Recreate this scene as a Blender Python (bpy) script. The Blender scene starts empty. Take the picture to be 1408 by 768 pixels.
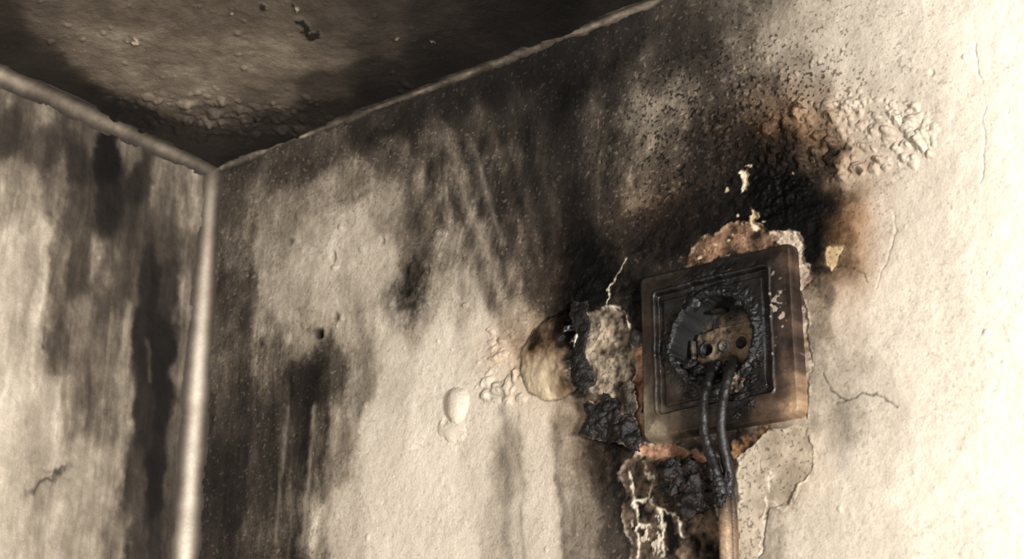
import bpy, bmesh, numpy as np, math
from mathutils import Matrix, Vector, noise as mn

H = 2.45
# ------------------------------------------------------------------ camera
FPX, PIT, ROL, YAW = 2124.5, 1.9471, -0.0077, 0.6382
CAM = np.array([0.7078, -0.6237, -0.444])
def rotm(rx, ry, rz):
    cx,sx,cy,sy,cz,sz=math.cos(rx),math.sin(rx),math.cos(ry),math.sin(ry),math.cos(rz),math.sin(rz)
    Rx=np.array([[1,0,0],[0,cx,-sx],[0,sx,cx]]);Rz=np.array([[cz,-sz,0],[sz,cz,0],[0,0,1]])
    Rr=np.array([[cy,-sy,0],[sy,cy,0],[0,0,1]])
    return Rz@Rx@Rr
R = rotm(PIT, ROL, YAW)
cd = bpy.data.cameras.new("camera"); cam = bpy.data.objects.new("camera", cd)
bpy.context.collection.objects.link(cam)
M = Matrix([[*R[0],CAM[0]],[*R[1],CAM[1]],[*R[2],CAM[2]+H],[0,0,0,1]])
cam.matrix_world = M
cd.sensor_width = 36; cd.lens = FPX/1408*36; cd.clip_start=.01
bpy.context.scene.camera = cam
cd.dof.use_dof=True; cd.dof.focus_distance=0.80; cd.dof.aperture_fstop=16

# survey helpers: photo measurement -> coordinate on each room surface
def ray(px,py): return R@np.array([(px-704)/FPX, -(py-384)/FPX, -1.0])
def Wr(px,py,off=0.0):
    d=ray(px,py); t=(-off-CAM[1])/d[1]; q=CAM+t*d; return np.array([q[0],q[2]])
def Wl(px,py):
    d=ray(px,py); t=(-CAM[0])/d[0]; q=CAM+t*d; return np.array([-q[1],q[2]])
def Wc(px,py):
    d=ray(px,py); t=(-CAM[2])/d[2]; q=CAM+t*d; return np.array([q[0],-q[1]])

# ------------------------------------------------------------------ noise
_T={}
def vnoise(x,y,seed):
    if seed not in _T: _T[seed]=np.random.RandomState(seed).rand(256,256).astype(np.float32)
    T=_T[seed]; xi=np.floor(x).astype(np.int32); yi=np.floor(y).astype(np.int32)
    fx=x-xi; fy=y-yi; fx=fx*fx*(3-2*fx); fy=fy*fy*(3-2*fy)
    a=T[yi&255,xi&255];b=T[yi&255,(xi+1)&255];c=T[(yi+1)&255,xi&255];d=T[(yi+1)&255,(xi+1)&255]
    return (a*(1-fx)+b*fx)*(1-fy)+(c*(1-fx)+d*fx)*fy
def fbm(x,y,o,seed):
    s=0;n=0;a=1.
    for k in range(o):
        c,sn_=math.cos(.6*k),math.sin(.6*k)
        s=s+a*vnoise((x*c-y*sn_)*2**k+k*17.3,(x*sn_+y*c)*2**k+k*9.1,seed+k); n+=a; a*=.55
    return (s/n-.5)*1.6
def fbs(x,y,o,seed):   # keeps axis direction (for streaks)
    s=0;n=0;a=1.
    for k in range(o):
        s=s+a*vnoise(x*2**k+k*17.3,y*2**k+k*9.1,seed+k); n+=a; a*=.55
    return (s/n-.5)*1.6
def lin(c):
    c=np.asarray(c,float)/255.; return np.where(c<.04045,c/12.92,((c+.055)/1.055)**2.4)
GK=[0,30,80,130,180,220,255]
def tone(g):
    g=np.clip(g,8,255)
    gr=np.interp(g,GK,[.87,.88,.895,.915,.93,.947,.96]); br=np.interp(g,GK,[.78,.78,.78,.80,.835,.865,.885])
    return lin(np.stack([g,g*gr,g*br],-1))
def sstep(a,b,x):
    t=np.clip((x-a)/(b-a),0,1); return t*t*(3-2*t)

class Surf:
    def __init__(s,us,vs,mp,seed):
        s.u,s.v,s.mp,s.seed=us,vs,mp,seed
        s.U,s.V=np.meshgrid(us,vs); U,V=s.U,s.V
        s.Uw=U+fbm(U/.012,V/.012,5,seed)*.0065; s.Vw=V+fbm(U/.012,V/.014,5,seed+10)*.0065
        s.h=np.zeros_like(U); s.rough=np.full_like(U,.85); s.C=np.zeros(U.shape+(3,))
    def win(s,cu,cv,ru,rv):
        i0,i1=np.searchsorted(s.u,[cu-ru,cu+ru]); j0,j1=np.searchsorted(s.v,[cv-rv,cv+rv])
        return (slice(j0,j1),slice(i0,i1))
    def ell(s,px,py,rx,ry,ang=0,ext=3.0,warp=1.0):
        c=s.mp(px,py); a=math.radians(ang)
        A=np.stack([s.mp(px+rx*math.cos(a),py+rx*math.sin(a))-c, s.mp(px-ry*math.sin(a),py+ry*math.cos(a))-c],1)
        r=(np.abs(A[:,0])+np.abs(A[:,1]))*ext
        w=s.win(c[0],c[1],r[0],r[1])
        U=s.U[w]*(1-warp)+s.Uw[w]*warp; V=s.V[w]*(1-warp)+s.Vw[w]*warp
        Ai=np.linalg.inv(A); du=U-c[0]; dv=V-c[1]
        q=np.sqrt((Ai[0,0]*du+Ai[0,1]*dv)**2+(Ai[1,0]*du+Ai[1,1]*dv)**2)
        return w,q
    def poly(s,pts,pad=.006,warp=.35,closed=True):
        P=np.array([s.mp(*p) for p in pts]); c=(P.min(0)+P.max(0))/2; r=(P.max(0)-P.min(0))/2+pad
        w=s.win(c[0],c[1],r[0],r[1]); U=s.U[w]*(1-warp)+s.Uw[w]*warp; V=s.V[w]*(1-warp)+s.Vw[w]*warp
        d=np.full(U.shape,1e9); ins=np.zeros(U.shape,bool); n=len(P)
        for i in range(n if closed else n-1):
            a=P[i];b=P[(i+1)%n];e=b-a
            t=np.clip(((U-a[0])*e[0]+(V-a[1])*e[1])/(e@e+1e-12),0,1)
            d=np.minimum(d,np.hypot(U-a[0]-t*e[0],V-a[1]-t*e[1]))
            if closed and a[1]!=b[1]:
                k=((a[1]>V)!=(b[1]>V))&(U<(b[0]-a[0])*(V-a[1])/(b[1]-a[1])+a[0]); ins^=k
        return w,np.where(ins,-d,d)
    def control(s,pts,vs=.6,e=.006,p=3.2):
        P=np.array([s.mp(a,b) for a,b,_ in pts]); g=[q[2] for q in pts]
        num=0;den=0
        for (cu,cv),gg in zip(P,g):
            k=((s.Uw-cu)**2+((s.Vw-cv)*vs)**2+e*e)**(-p)*1e-12
            num=num+k*gg; den=den+k
        return num/den
    def blend(s,w,k,col,lum=None):
        k=np.clip(k,0,1)[...,None]; col=np.asarray(col)
        s.C[w]=s.C[w]*(1-k)+col*k
    def dark(s,w,k): s.C[w]*=np.exp(-np.clip(k,0,9))[...,None]
    def stroke(s,pts,wpx,k,col=None,warp=.3,nz=.8):
        sc=np.linalg.norm(s.mp(pts[0][0]+wpx,pts[0][1])-s.mp(*pts[0]))
        w,d=s.poly(pts,pad=sc*3,warp=warp,closed=False)
        m=np.exp(-(d/sc)**2)*np.clip(1+nz*1.3*fbm(s.U[w]/(sc*3),s.V[w]/(sc*6),3,77),0,2)
        if col is None: s.dark(w,m*k)
        else: s.blend(w,m*k,col)
        return w,d/sc
    def dome(s,px,py,rx,ry,h,ang=0,warp=.3,pw=2.):
        w,q=s.ell(px,py,rx,ry,ang,1.5,warp); m=np.clip(1-q**pw,0,1); s.h[w]+=h*m**.75
        return w,q

def build(s,name,pos,mat,keep=None,flip=False):
    ny,nx=s.U.shape; X=pos(s.U,s.V,s.h).reshape(-1,3).astype(np.float32)
    idx=np.arange(ny*nx).reshape(ny,nx)
    q=np.stack([idx[:-1,:-1],idx[:-1,1:],idx[1:,1:],idx[1:,:-1]],-1).reshape(-1,4)
    if flip: q=q[:,::-1]
    C=s.C.reshape(-1,3); Rg=s.rough.reshape(-1)
    if keep is not None:
        kf=keep.reshape(-1)[q].all(1); q=q[kf]; used=np.unique(q); mp=np.full(ny*nx,-1); mp[used]=np.arange(len(used))
        q=mp[q]; X=X[used]; C=C[used]; Rg=Rg[used]
    return mesh_np(name,X,q,C,Rg,mat)
def mesh_np(name,X,q,C,Rg,mat):
    me=bpy.data.meshes.new(name); n=len(q)
    me.vertices.add(len(X)); me.vertices.foreach_set("co",np.ascontiguousarray(X,dtype=np.float32).ravel())
    me.loops.add(n*4); me.loops.foreach_set("vertex_index",np.ascontiguousarray(q,dtype=np.int32).ravel())
    me.polygons.add(n); me.polygons.foreach_set("loop_start",np.arange(0,n*4,4,dtype=np.int32))
    try: me.polygons.foreach_set("loop_total",np.full(n,4,dtype=np.int32))
    except Exception: pass
    me.update(calc_edges=True)
    me.polygons.foreach_set("use_smooth",np.ones(n,dtype=bool))
    a=me.attributes.new("Col",'FLOAT_COLOR','POINT')
    a.data.foreach_set("color",np.concatenate([np.clip(C,0,.9),np.ones((len(X),1))],1).astype(np.float32).ravel())
    b=me.attributes.new("Rough",'FLOAT','POINT'); b.data.foreach_set("value",np.clip(Rg,.1,1).astype(np.float32))
    ob=bpy.data.objects.new(name,me); bpy.context.collection.objects.link(ob); me.materials.append(mat)
    return ob

# ------------------------------------------------------------------ materials
def surf_mat(name,gs=900,amt=.25,bump=.25,bs=700,bd=.0004,spec=.3):
    m=bpy.data.materials.new(name); m.use_nodes=True; nt=m.node_tree; N=nt.nodes; L=nt.links
    b=N["Principled BSDF"]; a=N.new("ShaderNodeAttribute"); a.attribute_name="Col"
    r=N.new("ShaderNodeAttribute"); r.attribute_name="Rough"
    tc=N.new("ShaderNodeTexCoord"); n=N.new("ShaderNodeTexNoise"); n.inputs["Scale"].default_value=gs; n.inputs["Detail"].default_value=4
    L.new(tc.outputs["Object"],n.inputs["Vector"])
    mr=N.new("ShaderNodeMapRange"); mr.inputs[1].default_value=.25; mr.inputs[2].default_value=.75
    mr.inputs[3].default_value=1-amt; mr.inputs[4].default_value=1+amt; L.new(n.outputs["Fac"],mr.inputs[0])
    vm=N.new("ShaderNodeVectorMath"); vm.operation='SCALE'; L.new(a.outputs["Color"],vm.inputs[0]); L.new(mr.outputs[0],vm.inputs["Scale"])
    L.new(vm.outputs[0],b.inputs["Base Color"]); L.new(r.outputs["Fac"],b.inputs["Roughness"])
    b.inputs["Specular IOR Level"].default_value=spec
    n2=N.new("ShaderNodeTexNoise"); n2.inputs["Scale"].default_value=bs; n2.inputs["Detail"].default_value=5; L.new(tc.outputs["Object"],n2.inputs["Vector"])
    bp=N.new("ShaderNodeBump"); bp.inputs["Strength"].default_value=bump; bp.inputs["Distance"].default_value=bd
    L.new(n2.outputs["Fac"],bp.inputs["Height"]); L.new(bp.outputs[0],b.inputs["Normal"])
    return m
m_wall=surf_mat("sooty_plaster",1000,.12,.45,800,.0006,.15)
m_ceil=surf_mat("sooty_ceiling_paint",900,.15,.6,600,.0007,.45)
m_trim=surf_mat("caulk",700,.10,.4,500,.0005,.2)
m_plast=surf_mat("burnt_plastic",1500,.25,.3,1200,.0003,.55)
m_char=surf_mat("char",1300,.45,.9,900,.0008,.4)
m_cable=surf_mat("charred_cable",1500,.35,.6,1300,.0005,.5)
def simple(name,rgb,rough=.6,metal=0.,scale=900,amt=.4):
    m=bpy.data.materials.new(name); m.use_nodes=True; nt=m.node_tree;b=nt.nodes["Principled BSDF"]
    c=lin(rgb); tc=nt.nodes.new("ShaderNodeTexCoord"); n=nt.nodes.new("ShaderNodeTexNoise"); n.inputs["Scale"].default_value=scale
    cr=nt.nodes.new("ShaderNodeValToRGB"); cr.color_ramp.elements[0].position=.35; cr.color_ramp.elements[1].position=.7
    cr.color_ramp.elements[0].color=(*(c*(1-amt)),1); cr.color_ramp.elements[1].color=(*(c*(1+amt)),1)
    nt.links.new(tc.outputs["Object"],n.inputs["Vector"]); nt.links.new(n.outputs["Fac"],cr.inputs["Fac"]); nt.links.new(cr.outputs[0],b.inputs["Base Color"])
    b.inputs["Roughness"].default_value=rough; b.inputs["Metallic"].default_value=metal
    return m

def axis(lo,hi,step,outs_lo,outs_hi):
    return np.array(sorted(set(list(np.arange(lo,hi,step))+list(outs_lo)+list(outs_hi))))

# ================================================================== RIGHT WALL
cs=[Wr(1440,-30),Wr(1440,800),Wr(230,800),Wr(900,-20)]
umax=max(c[0] for c in cs); vmin=min(c[1] for c in cs)
S=Surf(axis(0,umax,.00048,[],[umax+.01,umax+.05,umax+.2,umax+.6,umax+1.4]),axis(vmin,0,.00048,[-H,-1.8,-1.2,-.8,vmin-.1,vmin-.02],[0]),Wr,1)
RP=[(320,262,72),(380,240,76),(440,215,70),(500,190,46),(560,160,42),(620,140,38),(680,118,31),(740,95,28),(800,75,31),(860,50,40),(920,25,56),(980,8,78),(1050,8,120),(1120,10,165),(1200,10,195),(1300,10,225),(1400,10,242),
(330,330,86),(380,290,140),(440,270,148),(490,245,110),(540,225,86),(600,200,80),(660,180,60),(720,160,46),(780,130,38),(840,110,54),(900,90,66),(960,60,64),(1020,60,100),(1080,60,145),(1160,60,190),(1260,60,215),(1360,60,242),
(330,400,78),(370,350,150),(430,330,170),(490,310,175),(530,270,150),(580,290,112),(620,260,96),(660,260,92),(700,250,80),(740,230,56),(780,220,50),(830,190,82),(880,170,105),(930,150,102),(990,150,70),(1050,150,90),(1110,130,148),(1180,130,190),(1260,140,205),(1340,150,228),(1400,150,244),
(330,480,78),(390,410,165),(450,400,178),(520,370,185),(570,360,130),(610,330,118),(650,340,118),(700,330,98),(750,310,60),(790,300,42),(830,290,64),(870,260,98),(920,240,76),(970,230,50),(1030,210,40),(1080,220,40),(1130,220,95),(1190,230,180),(1270,240,208),(1350,260,230),(1400,280,244),
(810,350,26),(790,400,40),(850,350,55),(880,320,46),(930,310,42),(980,290,35),(1040,270,24),(1090,280,14),(1120,320,30),(1150,350,120),(1200,330,195),(1280,340,213),(1350,380,235),(1400,400,246),
(330,560,58),(370,480,112),(420,440,165),(480,440,165),(530,430,170),(580,420,140),(640,400,170),(690,400,130),(740,390,70),(600,470,208),(660,470,200),(720,450,150),(700,520,205),(1130,430,140),(1160,420,198),(1230,430,218),(1300,450,225),
(330,640,43),(380,560,58),(420,540,42),(460,510,70),(500,500,150),(540,510,195),(600,540,215),(660,560,212),(740,580,205),(780,600,150),(1130,500,170),(1160,580,175),(1210,580,205),(1300,560,230),(1400,560,246),
(320,700,40),(360,640,58),(400,620,62),(440,610,92),(470,600,145),(520,600,205),(600,640,220),(660,640,205),(695,640,170),(740,660,200),(790,650,130),(830,640,70),(860,680,60),(900,690,80),(940,720,90),(980,720,100),(1040,640,140),(1080,640,150),(1120,640,198),(1170,650,208),(1260,660,228),(1380,670,242),
(300,760,52),(340,750,62),(390,740,76),(430,740,130),(470,730,190),(540,740,210),(620,740,215),(690,740,185),(750,750,195),(800,740,130),(850,745,60),(910,750,80),(960,750,100),(1050,740,140),(1110,740,195),(1200,740,210),(1300,740,230),(1400,740,242),
(980,450,30),(1000,520,40),(900,480,50),(1090,480,60),(1100,600,150),(1000,600,60),(930,630,90)]
g=S.control(RP,p=4.0,e=.008)  # soot greys, with the light's brightening toward the right painted in as well
U,V=S.U,S.V
def zone(px,py,rx,ry):
    c=Wr(px,py); a=Wr(px+rx,py)-c; b=Wr(px,py+ry)-c
    return np.exp(-(((U-c[0])/np.linalg.norm(a))**2+((V-c[1])/np.linalg.norm(b))**2))
Us=U+fbm(U/.025,V/.05,3,15)*.010
sz=.40+1.0*zone(390,640,130,200)+.8*zone(700,260,170,150)
lean=Us-.30*(V+.12)*zone(680,280,160,200)
st=(fbs(lean/.006,V/.05,4,21)*.6+fbs(lean/.0022,V/.028,3,31)*.4)*sz
bl=fbm(U/.022,V/.028,5,41); md=fbm(U/.007,V/.009,5,45); fine=fbm(U/.0022,V/.0026,3,51); grain=fbm(U/.0009,V/.0009,2,61)
mid=np.clip(1-np.abs(g-95)/110,0,1)
cl=Wr(1010,180); prox=np.exp(-(((U-cl[0])/.07)**2+((V-cl[1])/.05)**2))
g=g*np.exp(mid*(st*.85+bl*.60+md*.40)+(.035+.17*mid)*fine+(.015+.18*mid)*grain)
g=g*(1+.05*fbm(U/.03,V/.04,4,71)+.03*md)
spk=sstep(.27,.40,fbm(U/.0014,V/.0014,2,81)+.25*fbm(U/.02,V/.02,3,85)+.18*prox-.09)
g=g*(1-.6*spk*np.clip(.15+prox+mid*.3,0,1))
lsp=sstep(.34,.46,fbm(U/.0016,V/.0016,2,88)+.12*prox-.04)
g=g+(170-g)*lsp*.5*np.clip(mid,0,1)
S.C=tone(g)
S.h+=fbm(U/.006,V/.006,4,91)*.00042+fbm(U/.03,V/.03,3,95)*.0010+fine*.00014
# fan of soot strands
for pts,wd,k in [([(608,215),(625,275),(650,340),(682,425)],6,.7),([(636,200),(655,262),(680,330),(702,405)],5,.7),([(664,190),(680,250),(705,330),(730,405)],7,.6),
  ([(690,180),(705,240),(725,320),(740,390)],6,.7),([(590,225),(600,290),(618,350),(640,400)],6,.5),([(720,165),(735,240),(752,320),(765,390)],9,.7),([(560,240),(570,300),(590,350)],10,.5),
  ([(690,560),(693,650),(700,768)],6,.35),([(712,570),(716,660),(722,768)],3,.3),([(765,590),(770,680),(778,768)],4,.4),
  ([(440,500),(430,540),(415,640),(405,768)],11,.9),([(450,505),(446,600),(440,690)],6,.7),([(380,560),(372,660),(362,768)],9,.5),([(405,480),(398,600),(388,768)],4,.5),([(335,420),(326,560),(312,768)],14,.6),
  ([(500,430),(496,500),(490,560)],12,.4),([(1160,560),(1165,600),(1158,640)],12,.25),([(930,90),(1000,30),(1040,0)],25,.4),([(780,130),(870,70),(960,20)],16,.5),([(900,90),(935,80),(980,60)],2.0,.5),
  ([(540,180),(520,178),(510,190)],5,.8),([(775,110),(772,200),(790,320)],20,.6),([(840,90),(838,160),(846,240)],10,.4),([(790,440),(770,560),(800,650)],12,.2),([(500,190),(620,150),(760,95)],18,.4)]:
    S.stroke(pts,wd,k,None,.7,1.2)
for pts,wd,k in [([(622,215),(640,270),(668,345),(690,400)],3,.25),([(650,200),(668,262),(693,335)],3,.2),([(432,560),(425,650),(416,740)],3,.35),([(395,560),(389,640),(380,740)],3,.25),([(460,560),(452,660),(446,740)],4,.3)]:
    S.stroke(pts,wd,k,tone(np.array(165.)),.6)
def char(px,py,rx,ry,k=3.,ang=0): 
    w,q=S.ell(px,py,rx,ry,ang,2.6,1.8); nz=1+1.3*fbm(S.U[w]/.004,S.V[w]/.004,4,111)
    S.dark(w,k*np.exp(-(q*1.0)**2.2)*np.clip(nz,0,2)); S.h[w]+=np.exp(-q**3)*(.0009*fbm(S.U[w]/.003,S.V[w]/.003,3,121)+.0002)
    S.rough[w]-=.15*np.exp(-q**3)
def halo(px,py,rx,ry,k,ang=0,tint=(.78,.50,.28)):
    w,q=S.ell(px,py,rx,ry,ang,2.5,1.6); m=(k*np.exp(-q**2*1.3))[...,None]; S.C[w]*=(1-m)+m*np.array(tint)
halo(1130,330,75,110,.7); halo(1060,200,120,80,.6); halo(930,300,90,70,.6); halo(800,370,70,70,.5); halo(1165,320,38,65,.6); halo(760,490,75,90,.45); halo(1080,640,60,60,.35); halo(830,600,60,80,.5);halo(1030,610,60,30,.7);halo(1090,170,70,55,.5);halo(700,480,50,40,.25)
char(812,362,34,44,2.4); char(795,408,28,28,1.8); char(848,400,28,28,1.8,20); char(793,485,13,48,3.2); char(1095,280,52,56,2.4); char(1060,250,55,42,1.4);char(1122,345,20,52,2.4)
char(905,340,44,30,1.4,-10); char(1000,300,70,30,1.4,-12); char(560,408,20,28,2.0,10); char(572,375,12,32,.8); char(875,410,24,34,2.0); char(838,610,36,30,2.2); char(850,660,24,44,1.6); char(1030,598,36,14,2.6); char(868,715,14,50,1.4); char(1150,212,14,12,.9)
char(960,615,50,14,1.2); char(860,220,40,70,.35); char(985,200,40,50,.6)
# ---- relief
rs=np.random.RandomState(5)
for i in range(260):
    a=rs.rand()*6.28; r=math.sqrt(rs.rand()); x=1165+125*r*math.cos(a); y=188+58*r*math.sin(a)+ (x-1165)*-.05
    rr=2.5+6.5*rs.rand()**2.2
    S.dome(x,y,rr*(1+.5*rs.rand()),rr,.00058*rr/3,rs.rand()*90,.5)
for i in range(260):
    x=980+140*rs.rand(); y=50+210*rs.rand(); rr=1.5+3*rs.rand()**2; S.dome(x,y,rr,rr,.00045*rr/2,0,.5)
for i in range(200):
    x=330+1080*rs.rand(); y=60+700*rs.rand(); rr=1.6+3.2*rs.rand()**3; S.dome(x,y,rr,rr*1.2,.00035*rr/2*(1 if rs.rand()>.3 else -1),0,.4)
for i in range(60):
    x=650+70*rs.rand(); y=455+100*rs.rand(); rr=2+5*rs.rand()**2; S.dome(x,y,rr*1.4,rr,.00035*rr/2,-20,.6)
for x,y,rx,ry,h in [(1150,215,14,10,.0028),(1180,232,10,7,.0022),(1222,180,9,6,.0018),(1275,213,7,6,.0020),(1205,222,7,5,.0018),(1140,195,12,8,.0022)]:
    w,q=S.dome(x,y,rx,ry,h,0,.6); S.C[w]*=(1-.35*np.exp(-((q-1)/.2)**2)[...,None]*np.array([.5,.8,1.]))
for x,y,rr in [(1150,212,4),(1168,205,4),(1183,238,4),(938,226,4)]:
    w,q=S.ell(x,y,rr,rr,0,2,.5); S.dark(w,1.4*np.exp(-q**4)); S.h[w]-=.001*np.exp(-q**4)
for x,y,rx,ry,h,k in [(458,350,4,8,-.0015,.5),(460,368,5,4,.0014,0),(437,458,5,8,-.004,3.2),(430,452,6,5,.0012,0),(365,471,6,6,.0018,0),(362,473,3,4,-.001,.8),(461,434,4,7,-.0015,.8),(470,436,3,5,.001,0),(556,378,5,12,-.0012,1.0),(566,372,4,10,.0012,0),(400,332,4,5,-.001,.7),(412,300,6,7,.001,0),(588,372,3,6,-.001,.6),(600,320,4,4,.001,0),(526,330,3,6,-.001,.5),(1250,200,5,4,.001,0),(640,420,4,4,.0012,0)]:
    w,q=S.ell(x,y,rx,ry,0,2,.5); m=np.exp(-q**3); S.h[w]+=h*m; S.dark(w,k*m)
w,q=S.dome(630,558,16,24,.0050,8,.35,2.5); S.blend(w,.35*(q<1),tone(np.array(210.)))
w,q=S.dome(622,592,22,16,.0018,20,.5)
for x,y,rx,ry,a in [(668,545,7,9,0),(683,535,8,10,30),(697,528,6,14,10),(708,515,5,12,10)]:
    w,q=S.dome(x,y,rx,ry,.0014,a,.6); S.dark(w,.4*np.exp(-((q-1)/.25)**2))
# large heat blister (lifted, yellowed paint film)
w,d=S.poly([(716,510),(719,478),(733,455),(755,436),(782,425),(800,428),(806,460),(803,505),(797,530),(778,546),(750,551),(728,538)],warp=.6)
sc_=np.clip(-d/.016,0,1); n5=fbm(S.U[w]/.012,S.V[w]/.014,3,137); S.h[w]=S.h[w]*(1-.8*(d<0))+(d<0)*(1-(1-sc_)**2.4)*(.0056+.0042*n5)
cc=S.mp(762,490); dv=(S.V[w]-cc[1])/.024; du=(S.U[w]-cc[0])/.018; nz=fbm(S.U[w]/.009,S.V[w]/.012,5,131)
t=np.clip(.34-.55*dv-.50*du+nz*1.1,0,1)[...,None]
colb=lin((34,26,20))*(1-t)**1.6+lin((200,182,154))*t**1.5+lin((150,104,62))*(t*(1-t)*.9)
ink=sstep(.0002,-.0005,d); S.blend(w,ink,colb); S.rough[w]=np.where(d<0,.25,S.rough[w])
S.dark(w,1.1*np.exp(-((d-.0001)/.0005)**2)*np.clip(1+2*fbm(S.U[w]/.01,S.V[w]/.01,2,139),0,1.5)); S.blend(w,.4*np.exp(-((d+.0011)/.0005)**2)*np.clip(-du+.3,0,1),lin((205,186,156)))
char(801,480,16,56,3.4); char(780,438,28,18,1.8)
# ---- peeled patches
def peel(pts,depth,cols,rim=.0006,rimcol=(228,212,188),rimk=.8,warp=.8,nsc=.0016,namp=.0006,seed=200,thr=0.,soot=0.):
    w,d=S.poly(pts,warp=warp); ins=sstep(.0003,-.0003,d)
    n=fbm(S.U[w]/nsc,S.V[w]/nsc,5,seed); big=fbm(S.U[w]/.008,S.V[w]/.010,3,seed+3); t=np.clip(.5+n*.8+big*.9+thr,0,1)[...,None]
    sp=sstep(.25,.45,fbm(S.U[w]/.0012,S.V[w]/.0012,2,seed+5)+big*.2)[...,None]
    base=(lin(cols[0])*(1-t)+lin(cols[1])*t)*(1-.6*sp)
    base=base*np.exp(-soot*np.clip(.5-1.6*big,0,2))[...,None]
    S.blend(w,ins,base)
    S.h[w]=S.h[w]*(1-ins)+ins*(-depth+n*namp+big*namp)
    e=np.exp(-((d-.0003)/rim)**2)*np.clip(.35+1.8*fbm(S.U[w]/.004,S.V[w]/.004,3,seed+7),0,1); S.blend(w,e*rimk,lin(rimcol)); S.h[w]+=e*.0005
    S.rough[w]=np.where(d<0,.95,S.rough[w])
peel([(862,642),(880,622),(915,640),(940,690),(985,700),(990,775),(870,775),(858,700)],.0010,[(24,19,16),(132,112,94)],.0006,(205,190,170),.5,1.6,.003,.0010,210,-.12,.8)
peel([(1020,604),(1060,594),(1112,590),(1120,620),(1108,662),(1080,690),(1058,702),(1046,775),(1012,775),(1015,650)],.0006,[(150,134,114),(198,182,160)],.0004,(224,210,190),.4,1.0,.008,.0004,220,.05,.15)
peel([(806,430),(835,427),(864,432),(869,470),(880,520),(878,560),(860,566),(845,550),(820,540),(806,522),(800,480)],.0014,[(66,54,45),(192,174,150)],.0008,(238,222,200),.95,.9,.0026,.0011,230,-.02,.6)
peel([(869,470),(886,466),(892,606),(935,616),(985,622),(970,660),(920,640),(885,628),(872,600),(866,540)],.0016,[(110,74,54),(214,168,140)],.0005,(225,200,175),.6,1.2,.0024,.001,240,.12,.4)
peel([(1010,604),(1045,592),(1060,588),(1040,610),(1015,622)],.0008,[(60,42,30),(186,140,100)],.0005,(205,170,130),.5,1.2,.0024,.001,245,.0,.6)
peel([(928,364),(950,343),(975,325),(1010,312),(1045,304),(1056,318),(1064,345),(1000,352),(940,368)],.0009,[(52,37,28),(160,126,100)],.0005,(205,176,146),.6,1.5,.0022,.0008,250,-.06,.5)
peel([(1058,322),(1090,327),(1102,350),(1111,378),(1107,402),(1100,412),(1090,380),(1080,345),(1060,335)],.0006,[(140,112,92),(220,202,180)],.0005,(236,220,196),.8,1.2,.0015,.0005,260,.0,.3)
peel([(1100,400),(1108,420),(1112,520),(1108,575),(1100,575),(1094,480)],.0006,[(120,98,80),(200,184,164)],.0005,(230,214,190),.5,.8,.0025,.0005,265,.1)
peel([(1142,338),(1150,332),(1164,345),(1155,358),(1146,372),(1139,360)],.0004,[(160,132,98),(200,174,136)],.0003,(212,190,156),.4,1.1,.003,.0002,270)
peel([(1018,242),(1024,240),(1030,250),(1025,266),(1015,270),(1019,258)],.0006,[(190,165,130),(228,212,186)],.0003,(235,218,192),.4,1.3,.0015,.0003,271,.2)
peel([(1033,285),(1042,286),(1040,300),(1047,314),(1040,317),(1035,300)],.0006,[(190,165,130),(228,212,186)],.0003,(235,218,192),.4,1.3,.0015,.0003,272,.2)
for x,y in [(1000,330),(1010,322),(985,335),(1075,372),(1030,232),(1002,262),(1012,300),(960,350),(1052,300),(1095,235)]:
    w,q=S.ell(x,y,2.6,2.2,0,2,1); S.blend(w,.8*np.exp(-q**4),lin((214,190,160)))
# white crack web (thin, broken)
for pts,wd,k in [([(868,650),(872,690),(880,720),(876,768)],1.6,.9),([(872,690),(892,680),(905,700),(914,730),(910,768)],1.8,.9),([(892,680),(896,655),(885,636)],1.2,.8),([(905,700),(925,705),(940,735)],1.2,.8),([(880,720),(898,728)],1.4,.8),([(1055,640),(1052,690),(1045,768)],1.4,.9),([(1052,690),(1075,700),(1100,680),(1118,650),(1122,610)],1.4,.5),([(834,428),(833,400),(848,378),(862,352)],.9,.6),([(750,570),(752,640),(755,768)],1.2,.25),([(1120,600),(1124,640),(1116,680),(1100,740)],2,.25),([(430,768),(440,700),(446,690)],1.5,.3)]:
    w,d=S.stroke(pts,wd,k,lin((232,218,196)),1.1,1.6)
w,d=S.poly([(866,650),(880,640),(912,680),(925,740),(905,768),(872,768)],warp=1.5)
ws=sstep(.22,.34,fbm(S.U[w]/.003,S.V[w]/.0045,4,291))*sstep(.001,-.003,d); S.blend(w,ws*.8,lin((222,208,186))); S.h[w]+=ws*.0006
w,d=S.poly([(1045,640),(1065,630),(1062,700),(1052,768),(1040,768)],warp=1.5)
ws=sstep(.22,.34,fbm(S.U[w]/.0025,S.V[w]/.0035,4,295))*sstep(.001,-.003,d); S.blend(w,ws*.7,lin((228,214,194)))
for pts,wd,k in [([(1128,515),(1140,532),(1165,545),(1200,548),(1236,556)],1.2,1.0),([(1165,545),(1150,553)],1.0,.6),([(1150,362),(1175,370),(1195,386)],1.0,.4),([(1128,515),(1124,480)],1.0,.5),([(1232,290),(1228,350),(1205,395)],1.0,.12),([(1340,60),(1352,140),(1350,260)],1.2,.1)]:
    w,d=S.stroke(pts,wd,k,None,.9,1.0); S.h[w]-=.0005*np.exp(-d**2)
PU,PV,PT=.3705,-.2016,-.0205
rr=np.hypot(U-PU,V-PV); S.h-=.026*sstep(.0285,.0270,rr)
build(S,"wall_right",lambda U,V,h:np.stack([U,-h,V+H],-1),m_wall)

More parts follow.
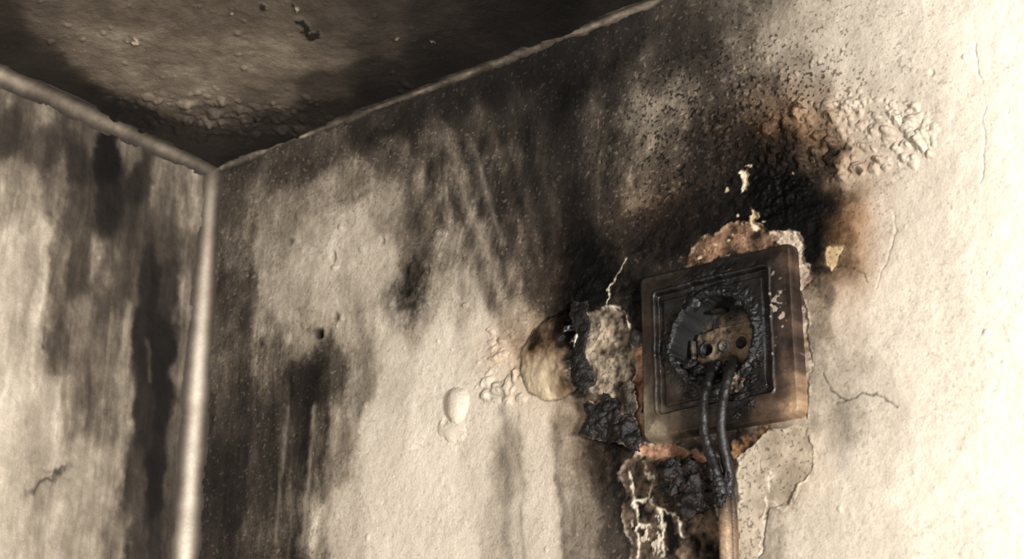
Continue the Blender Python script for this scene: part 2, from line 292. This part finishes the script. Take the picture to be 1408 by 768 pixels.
# ================================================================== LEFT WALL
cs=[Wl(-20,80),Wl(-20,800),Wl(270,800)]
umax=max(c[0] for c in cs); vmin=min(c[1] for c in cs)
S=Surf(axis(0,umax,.0008,[],[umax+.01,umax+.05,umax+.3,umax+.9,umax+1.6]),axis(vmin,0,.0008,[-H,-1.8,-1.2,-.8,vmin-.1,vmin-.02],[0]),Wl,301)
LP=[(10,120,95),(60,150,95),(120,175,80),(180,205,90),(240,235,100),(270,250,100),(10,180,52),(60,200,62),(110,220,42),(150,225,20),(190,250,42),(230,270,90),(265,290,105),
(10,260,125),(40,270,135),(80,260,100),(110,290,70),(150,280,36),(190,310,60),(230,330,70),(262,340,85),(10,360,170),(50,350,158),(80,360,90),(105,370,62),(140,370,100),(170,380,72),(205,380,38),(235,390,50),(260,400,95),
(10,460,178),(50,460,156),(80,470,92),(110,450,122),(140,460,102),(165,480,112),(195,470,34),(225,480,27),(255,500,90),(15,560,183),(60,560,168),(100,560,135),(130,550,102),(165,570,112),(200,570,38),(225,560,27),(245,590,70),
(15,650,173),(60,660,160),(110,650,165),(150,660,145),(185,660,66),(215,660,27),(238,660,70),(15,750,173),(60,750,168),(120,750,160),(160,750,125),(190,750,58),(215,750,45),(235,750,75)]
g=S.control(LP,vs=.45,e=.005,p=3.8); U,V=S.U,S.V
Us=U+fbm(U/.02,V/.05,3,315)*.008
st=fbs(Us/.007,V/.06,4,321)*.6+fbs(Us/.0025,V/.04,3,331)*.4; bl=fbm(U/.015,V/.03,5,341); md=fbm(U/.006,V/.01,4,345); fine=fbm(U/.003,V/.003,3,351)
mid=np.clip(1-np.abs(g-100)/110,0,1)
g=g*np.exp(mid*(st*.6+bl*.5+md*.3)+(.05+.12*mid)*fine)*(1+.05*st+.08*bl); S.C=tone(g)
S.h+=fbm(U/.005,V/.005,4,361)*.0005+fbm(U/.03,V/.03,3,365)*.0012
S.stroke([(28,682),(60,662),(96,638)],3,.9,None,1.4,1.5); S.stroke([(60,640),(100,655)],3,.4,None,1.4,1.5); S.stroke([(62,450),(60,480)],2,.7)
S.stroke([(175,420),(168,520),(160,640)],5,.35,tone(np.array(160.)),.8); S.stroke([(205,470),(206,520)],3,.3,tone(np.array(110.)),.8)
build(S,"wall_left",lambda U,V,h:np.stack([h,-U,V+H],-1),m_wall,flip=True)

# ================================================================== CEILING
cs=[Wc(-20,-20),Wc(-20,90),Wc(910,-20)]
umax=max(c[0] for c in cs); vmax=max(c[1] for c in cs)
S=Surf(axis(0,umax,.0008,[],[umax+.01,umax+.05,umax+.3,umax+.8,umax+1.3]),axis(0,vmax,.0008,[],[vmax+.01,vmax+.05,vmax+.3,vmax+.9,vmax+1.5]),Wc,401)
CP=[(5,20,45),(5,60,33),(60,20,84),(60,80,46),(60,110,33),(120,30,110),(120,80,106),(120,140,26),(180,20,90),(180,60,120),(180,110,110),(190,165,26),(240,30,100),(240,80,128),(240,130,108),(240,180,32),(285,215,30),(300,20,95),(300,70,128),(300,120,118),(300,160,84),(310,190,42),(330,215,32),(380,20,90),(380,80,120),(370,130,94),(370,170,44),(380,195,30),(450,20,72),(450,70,94),(450,120,58),(450,155,30),(520,10,56),(520,60,58),(520,100,31),(530,130,26),(600,20,38),(600,70,28),(600,100,26),(680,10,23),(700,40,22),(690,72,32),(780,10,17),(780,35,22),(840,5,32)]
g=S.control(CP,vs=1.,e=.008,p=3.); U,V=S.U,S.V
bl=fbm(U/.03,V/.03,5,441); fine=fbm(U/.003,V/.003,3,451); md=fbm(U/.009,V/.009,4,455)
g=g*np.exp(bl*.3+fine*.13+md*.18); S.C=tone(g); S.rough[:]=.5
S.h+=fbm(U/.008,V/.008,4,461)*.0007+fbm(U/.04,V/.04,3,465)*.002
rs=np.random.RandomState(9)
for i in range(260):
    x=300+80*rs.randn(); y=160+14*rs.randn()+(x-290)*.03
    rr=2+4.5*rs.rand()**2; S.dome(x,y,rr*1.5,rr*.9,.0007*rr/3,rs.rand()*30,.4)
for i in range(90):
    x=620*rs.rand(); y=170*rs.rand(); rr=1.5+2.5*rs.rand()**3; S.dome(x,y,rr*1.4,rr,.0006*rr/2,0,.5)
def chip(x,y,rx,ry,ang,col,dk=0):
    w,q=S.ell(x,y,rx,ry,ang,2.5,1.8); S.blend(w,sstep(1.1,.8,q),lin(col)); S.h[w]+=.0012*np.exp(-q**4)
    if dk: S.dark(w,dk*np.exp(-((q-1.3)/.4)**2))
chip(187,60,7,3,20,(180,160,138),.5); chip(313,18,5,2.5,10,(140,124,104),.5); chip(405,14,5,2.5,20,(160,142,118)); chip(418,38,14,4,40,(14,12,11)); chip(432,46,6,4,0,(14,12,11)); chip(360,8,7,4,20,(30,25,20)); chip(548,52,4,1.6,0,(130,116,98)); chip(590,62,3,1.6,0,(120,105,88)); chip(400,8,3,2,0,(20,18,15))
build(S,"ceiling",lambda U,V,h:np.stack([U,-V,H-h],-1),m_ceil)

# ================================================================== CORNER BEADS (trim)
def bead(name,length,r0,r1,posf,gfun,seed,step=.001,flip=False,rn=.12,an=.0002,sd=1.):
    ls=np.concatenate([np.arange(0,min(length,.5),step),np.linspace(min(length,.5),length,12)]); ts=np.linspace(0,1,21)
    L,T=np.meshgrid(ls,ts,indexing='ij'); n=fbm(L/.014,T*1.5,4,seed); n2=fbm(L/.003,T*4,3,seed+5)
    r=(r0+(r1-r0)*np.clip(L/.35,0,1))*(1+rn*fbm(L/.03,L*0,4,seed+9)*2)
    th=T*math.pi/2; X=r*(1-np.sin(th))+n2*an+n*an*2; Y=r*(1-np.cos(th))+n2*an+n*an*2
    X=np.where(T==1,-.0012,X); Y=np.where(T==0,-.0012,Y); X=np.where(T==0,r,X); Y=np.where(T==1,r,Y)
    g=gfun(L,T,n,n2); C=tone(g)
    P=posf(L,X,Y).reshape(-1,3); ny,nx=L.shape; idx=np.arange(ny*nx).reshape(ny,nx)
    q=np.stack([idx[:-1,:-1],idx[:-1,1:],idx[1:,1:],idx[1:,:-1]],-1).reshape(-1,4)
    if flip: q=q[:,::-1]
    return mesh_np(name,P,q,C.reshape(-1,3),np.full(ny*nx,.7),m_trim)
def mixg(edge,cen,T,w=.32,c=.5,p=2.): k=np.exp(-(np.abs(T-c)/w)**p); return edge*(1-k)+cen*k
bead("trim_1",H,.010,.016,lambda L,X,Y:np.stack([X,-Y,H-L],-1),
     lambda L,T,n,n2:mixg(60,np.interp(L,[0,.02,.06,.12,.3,2.4],[95,135,170,200,222,225]),T,.25)*np.exp(.16*n+.06*n2),501)
bead("trim_2",1.6,.009,.012,lambda L,X,Y:np.stack([X,-L,H-Y],-1),
     lambda L,T,n,n2:mixg(50,np.interp(L,[0,.03,.1,.25,1.6],[85,105,118,120,120]),T,.26)*np.exp(.35*n+.12*n2),521,flip=True)
bead("trim_3",1.9,.0045,.0045,lambda L,X,Y:np.stack([L,-X,H-Y],-1),
     lambda L,T,n,n2:mixg(40,np.interp(L,[0,.05,.12,.2,.27,.35,.5,1.9],[98,104,92,82,80,104,145,170]),T,.28)*np.exp(.8*n+.3*n2),541,rn=.3,an=.0004)

# ================================================================== WALL SOCKET
sock=bpy.data.objects.new("wall_socket",None); bpy.context.collection.objects.link(sock); sock.location=(PU,0,PV+H); sock.empty_display_size=.02
ct,sn=math.cos(PT),math.sin(PT)
def loc2w(a,b,h): return np.stack([PU+a*ct-b*sn,-h,PV+a*sn+b*ct+H],-1)
def par(o,p):
    bpy.context.view_layer.update(); o.parent=p; o.matrix_parent_inverse=p.matrix_world.inverted()
def mploc(px,py):
    q=Wr(px,py,.008)-np.array([PU,PV]); return np.array([q[0]*ct+q[1]*sn,-q[0]*sn+q[1]*ct])
def rbox(U,V,h,r):
    x=np.abs(U)-(h-r); y=np.abs(V)-(h-r); return np.hypot(np.maximum(x,0),np.maximum(y,0))+np.minimum(np.maximum(x,y),0)-r
ax=np.arange(-.0440,.0441,.00027)
S=Surf(ax,ax,mploc,601); U,V=S.U,S.V
Uw=U+fbm(U/.01,V/.01,4,611)*.0012; Vw=V+fbm(U/.01,V/.01,4,621)*.0012
so=rbox(U,V,.0425,.004)
prof=np.sqrt(np.clip(1-(np.clip(so+.0022,0,.0022)/.0022)**2,0,1))
base=.0068*prof-.0015*(so>-.0001)
base+=.0012*sstep(-.003,-.010,so)*prof
base+=fbm(U/.02,V/.02,3,631)*.0006*prof
si=rbox(Uw+.0012,Vw-.0005,.0305,.0015)
base-=.0026*sstep(.0005,-.0005,si)
base+=.0008*np.exp(-((si-.0012)/.0007)**2)
si2=rbox(Uw+.0012,Vw-.0005,.0272,.0015); base+=.0012*sstep(.0004,-.0004,si2)
cx,cy=-.0015,.0012
rad=np.hypot(U-cx,V-cy); ang=np.arctan2(V-cy,U-cx)
wob=fbm(np.cos(ang)*1.5+7,np.sin(ang)*1.5,3,641)*.0022+fbm(U/.004,V/.004,3,645)*.0012
radw=rad+wob
lump=fbm(U/.0045,V/.0045,3,651); lump2=fbm(U/.0015,V/.0015,3,655)
ringm=np.exp(-((radw-.0232)/.0018)**2)
base+=ringm*(.0022+.0030*lump+.0004*lump2)
crust=np.clip(np.exp(-((radw-.0235)/.0046)**2)*1.4+.9*np.exp(-(((U-.0)/.02)**2+((V+.027)/.008)**2))+.7*np.exp(-(((U+.002)/.024)**2+((V-.034)/.005)**2)),0,1)*np.clip(1+1.0*fbm(U/.006,V/.006,3,657),0,1)
base+=crust*(.0013*np.abs(lump)*2+.0005*lump2)
cup=sstep(.0212,.0207,radw)
floor_h=-.0080+.0008*lump+.0004*lump2
blk=sstep(.0005,-.0005,np.maximum(np.abs(U-cx)-.0152,np.abs(V-cy)-.0100)+wob*.5); floor_h+=.0032*blk
ridge=sstep(.0004,-.0004,np.abs(np.abs(U-cx)-.0172)-.0010)*(np.abs(V-cy)<.006); floor_h+=.005*ridge
for hx in (-.0095,.0095):
    hr=np.hypot(U-cx-hx,V-cy); floor_h=np.where(hr<.0027,-.018,floor_h); floor_h+=.0007*np.exp(-((hr-.0036)/.0006)**2)
scr=np.hypot(U-cx,V-cy); floor_h+=.0012*sstep(.0031,.0027,scr)-.0010*sstep(.0022,.0019,scr); floor_h-=.0008*((np.abs((U-cx)*.7+(V-cy)*.7)<.0004)&(scr<.0019))
floor_h+=.0035*np.exp(-(((U-.002)/.013)**2+((V+.0145)/.004)**2))*(1+1.5*lump)
S.h=base*(1-cup)+floor_h*cup
PP=[(890,390,(44,38,32)),(890,450,(46,38,32)),(893,500,(48,40,33)),(896,560,(92,82,68)),(905,592,(122,110,92)),(925,590,(76,63,51)),(960,585,(42,35,30)),(1000,578,(30,26,23)),(1050,570,(72,56,44)),(1090,562,(120,98,76)),(1098,530,(114,92,72)),(1075,535,(64,50,40)),(1090,490,(64,49,40)),(1075,460,(46,37,31)),(1092,440,(60,46,38)),(1085,390,(46,36,30)),(1080,345,(64,49,38)),(1060,350,(34,28,25)),(1010,355,(26,23,21)),(960,368,(22,19,18)),(920,378,(38,33,29)),
(915,410,(24,22,21)),(980,385,(18,17,16)),(1040,378,(28,25,23)),(1050,440,(23,21,19)),(1055,500,(28,24,21)),(1050,530,(20,18,17)),(980,545,(20,18,16)),(915,545,(52,45,38)),(912,480,(23,21,20)),(985,465,(19,17,15)),(940,430,(15,14,13)),(1035,420,(17,15,14)),(1015,560,(17,15,13))]
num=0;den=0
for px,py,c in PP:
    p=mploc(px,py); k=((Uw-p[0])**2+(Vw-p[1])**2+.003**2)**-2.6*1e-12; num=num+k[...,None]*lin(c); den=den+k
C=num/den[...,None]
C*=np.exp(1.2*fbm(U/.010,V/.010,4,661)+.6*fbm(U/.003,V/.003,3,663)+.2*lump2)[...,None]
fl=sstep(.30,.42,fbm(U/.0030,V/.0030,4,671)+.35*np.exp(-(((U-.034)/.005)**2+((V-.006)/.02)**2))-.15)*np.exp(-(((U-.034)/.010)**2+((V-.0)/.035)**2))
C=C*(1-fl[...,None]*.7)+lin((190,172,152))*fl[...,None]*.7
k=crust[...,None]; C=C*(1-k*.95)+lin((11,10,9))*k*.95
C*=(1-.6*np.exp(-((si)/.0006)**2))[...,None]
face=np.clip(.45+1.2*fbm(U/.004,V/.004,4,681)+.35*np.clip((U-cx)/.012,-1,1),0,1)[...,None]
Cf=lin((18,15,14))*(1-face)+lin((122,102,80))*face
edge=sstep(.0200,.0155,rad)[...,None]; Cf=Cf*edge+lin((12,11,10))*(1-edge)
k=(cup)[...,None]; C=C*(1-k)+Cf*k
for hx in (-.0095,.0095):
    hr=np.hypot(U-cx-hx,V-cy); C*=(1-.93*sstep(.0036,.0026,hr))[...,None]
sm=sstep(.0031,.0029,scr)[...,None]; C=C*(1-sm)+lin((90,82,72))*sm; C*=(1-.7*np.exp(-((scr-.0028)/.0004)**2))[...,None]
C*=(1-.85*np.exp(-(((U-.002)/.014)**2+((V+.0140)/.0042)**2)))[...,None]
ex=np.exp(-(((U-.009)/.005)**2+((V+.0195)/.004)**2))[...,None]*sstep(.0,.2,lump2)[...,None]; C=C*(1-.6*ex)+lin((180,134,94))*ex*.6
S.C=C; S.rough=np.clip(.34+.30*crust+.3*cup+.3*lump,.22,.9)
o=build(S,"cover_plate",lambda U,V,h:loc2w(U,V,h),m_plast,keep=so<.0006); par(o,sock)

def lumpmesh(name,center,scale,seed,amp,freq,mat,sub=5,col=(20,17,15),col2=(60,48,40),rough=.55,parent=None):
    bm=bmesh.new(); bmesh.ops.create_icosphere(bm,subdivisions=sub,radius=1.)
    me=bpy.data.meshes.new(name); cols=[]
    for v in bm.verts:
        p=v.co.copy(); q=p*freq+Vector((seed*3.1,seed*1.7,seed))
        n=mn.fractal(q,1.0,2.0,5); rdg=abs(mn.noise(q*2.3)); v.co=p*(1+amp*n+amp*.5*rdg)
        v.co=Vector((v.co.x*scale[0],v.co.y*scale[1],v.co.z*scale[2]))
        t=max(0,min(1,.25+.9*mn.fractal(q*2.1+Vector((9,9,9)),1,2,4))); cols.append(lin(col)*(1-t)+lin(col2)*t)
    bm.to_mesh(me); bm.free()
    a=me.attributes.new("Col",'FLOAT_COLOR','POINT')
    a.data.foreach_set("color",np.concatenate([np.array(cols),np.ones((len(cols),1))],1).astype(np.float32).ravel())
    b=me.attributes.new("Rough",'FLOAT','POINT'); b.data.foreach_set("value",np.full(len(cols),rough,dtype=np.float32))
    for p in me.polygons: p.use_smooth=True
    me.materials.append(mat); ob=bpy.data.objects.new(name,me); ob.location=center; bpy.context.collection.objects.link(ob)
    if parent: par(ob,parent)
    return ob
def onwall(px,py,off): q=Wr(px,py,off); return (q[0],-off,q[1]+H)
rs=np.random.RandomState(3)
for i in range(34):
    a=rs.rand()*6.283; r=.0240+.0016*rs.randn()
    p=loc2w(np.array(cx+r*math.cos(a)),np.array(cy+r*math.sin(a)),np.array(.0055+.001*rs.rand())); s=.0007+.0022*rs.rand()**2
    lumpmesh("melted_blob_%d"%i,tuple(p),(s*1.5,s*.7,s),i,.5,1.2,m_plast,3,(11,10,9),(24,21,19),.5,sock)
for i,(px,py,s) in enumerate([(962,510,.003),(983,507,.0030),(1003,506,.0030),(1022,510,.003),(1034,522,.0028),(960,525,.003),(1018,548,.003),(1035,555,.0028),(1012,570,.0022),(990,528,.0026),(945,545,.0018),(1042,500,.0024),(948,500,.0024)]):
    lumpmesh("melted_slag_%d"%i,onwall(px,py,.006),(s*1.3,s*.8,s),i+50,.55,1.3,m_char,4,(12,10,9),(32,27,24),.5,sock)
m_metal=simple("sooty_metal",(50,45,40),.5,.8)
for nm,yy in (("earth_clip_1",.0172),("earth_clip_2",-.0172)):
    bm=bmesh.new(); bmesh.ops.create_cube(bm,size=1)
    for v in bm.verts: v.co=Vector((v.co.x*.006,v.co.y*.009,v.co.z*.0018))
    bmesh.ops.bevel(bm,geom=bm.edges[:],offset=.0005,segments=2,affect='EDGES')
    me=bpy.data.meshes.new(nm); bm.to_mesh(me); bm.free(); me.materials.append(m_metal)
    ob=bpy.data.objects.new(nm,me); p=loc2w(np.array(cx),np.array(cy+yy),np.array(-.002)); ob.location=tuple(p); ob.rotation_euler=(.25*(1 if yy>0 else -1),-PT,0); bpy.context.collection.objects.link(ob); par(ob,sock)

# ================================================================== CABLES
def tube(name,pts,rads,cols,mat,rough=.5,ns=20,seed=0,amp=.12,parent=None,step=.0006):
    P=[Vector(p) for p in pts]; n=len(P)
    def cr(i,t):
        a,b,c,d=P[max(i-1,0)],P[i],P[min(i+1,n-1)],P[min(i+2,n-1)]
        return .5*((2*b)+(c-a)*t+(2*a-5*b+4*c-d)*t*t+(3*b-a-3*c+d)*t**3)
    path=[];par_=[]
    for i in range(n-1):
        m=max(2,int((P[i+1]-P[i]).length/step))
        for k in range(m): path.append(cr(i,k/m)); par_.append(i+k/m)
    path.append(P[-1]); par_.append(n-1)
    X=[];C=[]; up=Vector((1,0,0))
    for j,p in enumerate(path):
        t=(path[min(j+1,len(path)-1)]-path[max(j-1,0)]).normalized(); s=t.cross(up).normalized(); up=s.cross(t).normalized()
        r=np.interp(par_[j],range(n),rads); c=np.array([np.interp(par_[j],range(n),[q[k] for q in cols]) for k in range(3)])
        for k in range(ns):
            a=2*math.pi*k/ns; d=s*math.cos(a)+up*math.sin(a)
            q=(p+d*r)*260+Vector((seed,0,0)); f=mn.fractal(q,1,2,4)
            X.append(p+d*r*(1+amp*f)); C.append(lin(c)*max(.3,1+.5*mn.fractal(q*1.7,1,2,3)))
    X=np.array([list(x) for x in X]); m=len(path)
    idx=np.arange(m*ns).reshape(m,ns)
    q=np.stack([idx[:-1],np.roll(idx,-1,1)[:-1],np.roll(idx,-1,1)[1:],idx[1:]],-1).reshape(-1,4)
    ob=mesh_np(name,X,q,np.array(C),np.full(len(X),rough),mat)
    if parent: par(ob,parent)
    return ob
cab=bpy.data.objects.new("burnt_power_cable",None); bpy.context.collection.objects.link(cab); cab.location=onwall(985,510,.01); cab.empty_display_size=.02
def OW(l): return [onwall(*q) for q in l]
bk=(16,14,13)
tube("burnt_strand_1",OW([(986,500,-.003),(980,507,.008),(973,524,.015),(967,560,.018),(970,600,.017),(982,640,.015),(992,672,.013),(994,692,.012)]),[.0023,.0023,.0023,.0023,.0024,.0027,.0032,.0026],[bk,bk,bk,(22,20,18),(28,25,23),bk,bk,bk],m_cable,.42,seed=3,parent=cab,amp=.2)
tube("burnt_strand_2",OW([(1008,494,-.003),(1006,502,.009),(1001,518,.015),(993,558,.018),(993,600,.016),(1000,640,.012),(1003,665,.010),(1001,695,.010)]),[.0022,.0023,.0023,.0023,.0024,.0026,.0028,.0024],[bk,(22,20,18),(24,22,20),(28,26,24),(24,22,21),bk,bk,bk],m_cable,.42,seed=9,parent=cab,amp=.2)
vl=[(996,676,.012),(997,700,.012),(998,730,.012),(999,770,.012),(1003,850,.012),(1014,1050,.012)]
tn=(146,120,94)
tube("sheath_1",OW(vl),[.0022,.0030,.0032,.0031,.0031,.0031],[bk,(86,68,52),tn,(156,134,108),(166,146,122),(160,142,122)],m_cable,.36,seed=19,parent=cab,amp=.04)
tube("sheath_2",OW([(x+10,y,.010) for x,y,_ in vl]),[.0015,.0022,.0024,.0024,.0024,.0024],[bk,(70,52,40),(100,78,58),(116,94,74),(130,108,88),(130,108,88)],m_cable,.36,seed=29,parent=cab,amp=.04)
for i,(px,py,s,of) in enumerate([(985,668,.0033,.015),(990,684,.0036,.014),(980,650,.0028,.016),(1000,655,.0028,.012),(968,545,.0022,.018),(996,676,.0036,.012)]):
    lumpmesh("char_crust_%d"%i,onwall(px,py,of),(s*.8,s*.7,s*1.3),i+80,.5,1.3,m_char,4,(13,11,10),(36,30,26),.5,cab)

# ================================================================== CHARRED FLAKES
def flake(name,pts,off,amp,curl,seed,cols,step=.00045,thick=.0012,ec=(200,175,140),ek=.7):
    P=np.array([Wr(x,y,off) for x,y in pts]); lo=P.min(0)-.002; hi=P.max(0)+.002
    F=Surf(np.arange(lo[0],hi[0],step),np.arange(lo[1],hi[1],step),lambda x,y:Wr(x,y,off),seed)
    w,d=F.poly(pts,pad=.01,warp=.8); d_=np.full(F.U.shape,1.); d_[w]=d
    n=fbm(F.U/.009,F.V/.009,3,seed+3); n2=fbm(F.U/.0022,F.V/.0022,4,seed+5)
    F.h=off+amp*n+amp*.22*n2-curl*np.clip(d_/.012+1,0,1)*1.0
    t=np.clip(.25+1.1*fbm(F.U/.0026,F.V/.0026,4,seed+9),0,1)[...,None]
    F.C=lin(cols[0])*(1-t)+lin(cols[1])*t
    e=np.exp(-((d_+.0002)/.00035)**2)*np.clip(fbm(F.U/.006,F.V/.006,3,seed+12)*2,0,1); F.C=F.C*(1-e[...,None]*ek)+lin(ec)*e[...,None]*ek
    F.rough[:]=.55
    ob=build(F,name,lambda U,V,h:np.stack([U,-h,V+H],-1),m_char,keep=d_<0)
    md=ob.modifiers.new("thickness",'SOLIDIFY'); md.thickness=thick; md.offset=0
    return ob
flake("charred_paint_flake",[(797,548),(815,546),(822,533),(838,545),(848,562),(866,578),(880,602),(874,622),(850,612),(832,610),(808,602),(791,592),(800,575)],.009,.006,.005,701,[(14,12,11),(50,44,39)])
flake("charred_paint_flake",[(782,412),(806,408),(812,440),(804,480),(810,520),(798,544),(784,520),(778,466)],.0055,.004,.002,731,[(13,11,10),(34,29,26)],ek=.15)
flake("charred_paint_flake",[(846,530),(862,522),(876,535),(874,560),(860,575),(848,560)],.006,.003,.003,761,[(44,38,33),(110,98,84)])
flake("charred_paint_flake",[(866,448),(884,455),(882,472),(872,480),(864,470)],.005,.003,.002,771,[(20,17,15),(60,52,46)])
deb=bpy.data.objects.new("charred_plaster_clump",None); bpy.context.collection.objects.link(deb); deb.location=onwall(945,668,.006)
for i,(px,py,of,sx,sy,sz) in enumerate([(936,652,.007,.0095,.007,.0075),(958,662,.006,.0085,.006,.0065),(955,682,.007,.0080,.007,.0075),(938,672,.006,.008,.006,.006),(968,648,.005,.005,.004,.004)]):
    lumpmesh("clump_part_%d"%i,onwall(px,py,of),(sx,sy,sz),i+20,.65,1.5,m_char,5,(13,11,10),(52,42,36) if i!=4 else (120,84,68),.6,deb)

# ------------------------------------------------------------------ floor
me=bpy.data.meshes.new("floor"); me.from_pydata([(-.02,.02,0),(2.2,.02,0),(2.2,-2.2,0),(-.02,-2.2,0)],[],[(0,3,2,1)]); fo=bpy.data.objects.new("floor",me); bpy.context.collection.objects.link(fo)
me.materials.append(simple("floor_laminate",(120,95,70),.5,0,20,.3))

# ------------------------------------------------------------------ lights
def area(name,loc,target,size,power,col):
    l=bpy.data.lights.new(name,'AREA'); l.shape='SQUARE'; l.size=size; l.energy=power; l.color=col
    o=bpy.data.objects.new(name,l); bpy.context.collection.objects.link(o); o.location=Vector(loc)+Vector((0,0,H))
    o.rotation_euler=(Vector(target)-Vector(loc)).to_track_quat('-Z','Y').to_euler(); return o
area("work_light",(2.1,-1.15,-.75),(.3,0,-.15),.30,74,(1,.98,.95))
area("fill_light",(1.0,-1.7,-1.0),(.15,-.1,-.1),.8,13,(1,.985,.96))
wd=bpy.data.worlds.new("room_ambient"); bpy.context.scene.world=wd; wd.use_nodes=True
wd.node_tree.nodes["Background"].inputs[0].default_value=(1,.97,.93,1); wd.node_tree.nodes["Background"].inputs[1].default_value=.09
sc=bpy.context.scene; sc.view_settings.view_transform='Standard'; sc.view_settings.look='None'; sc.view_settings.exposure=0
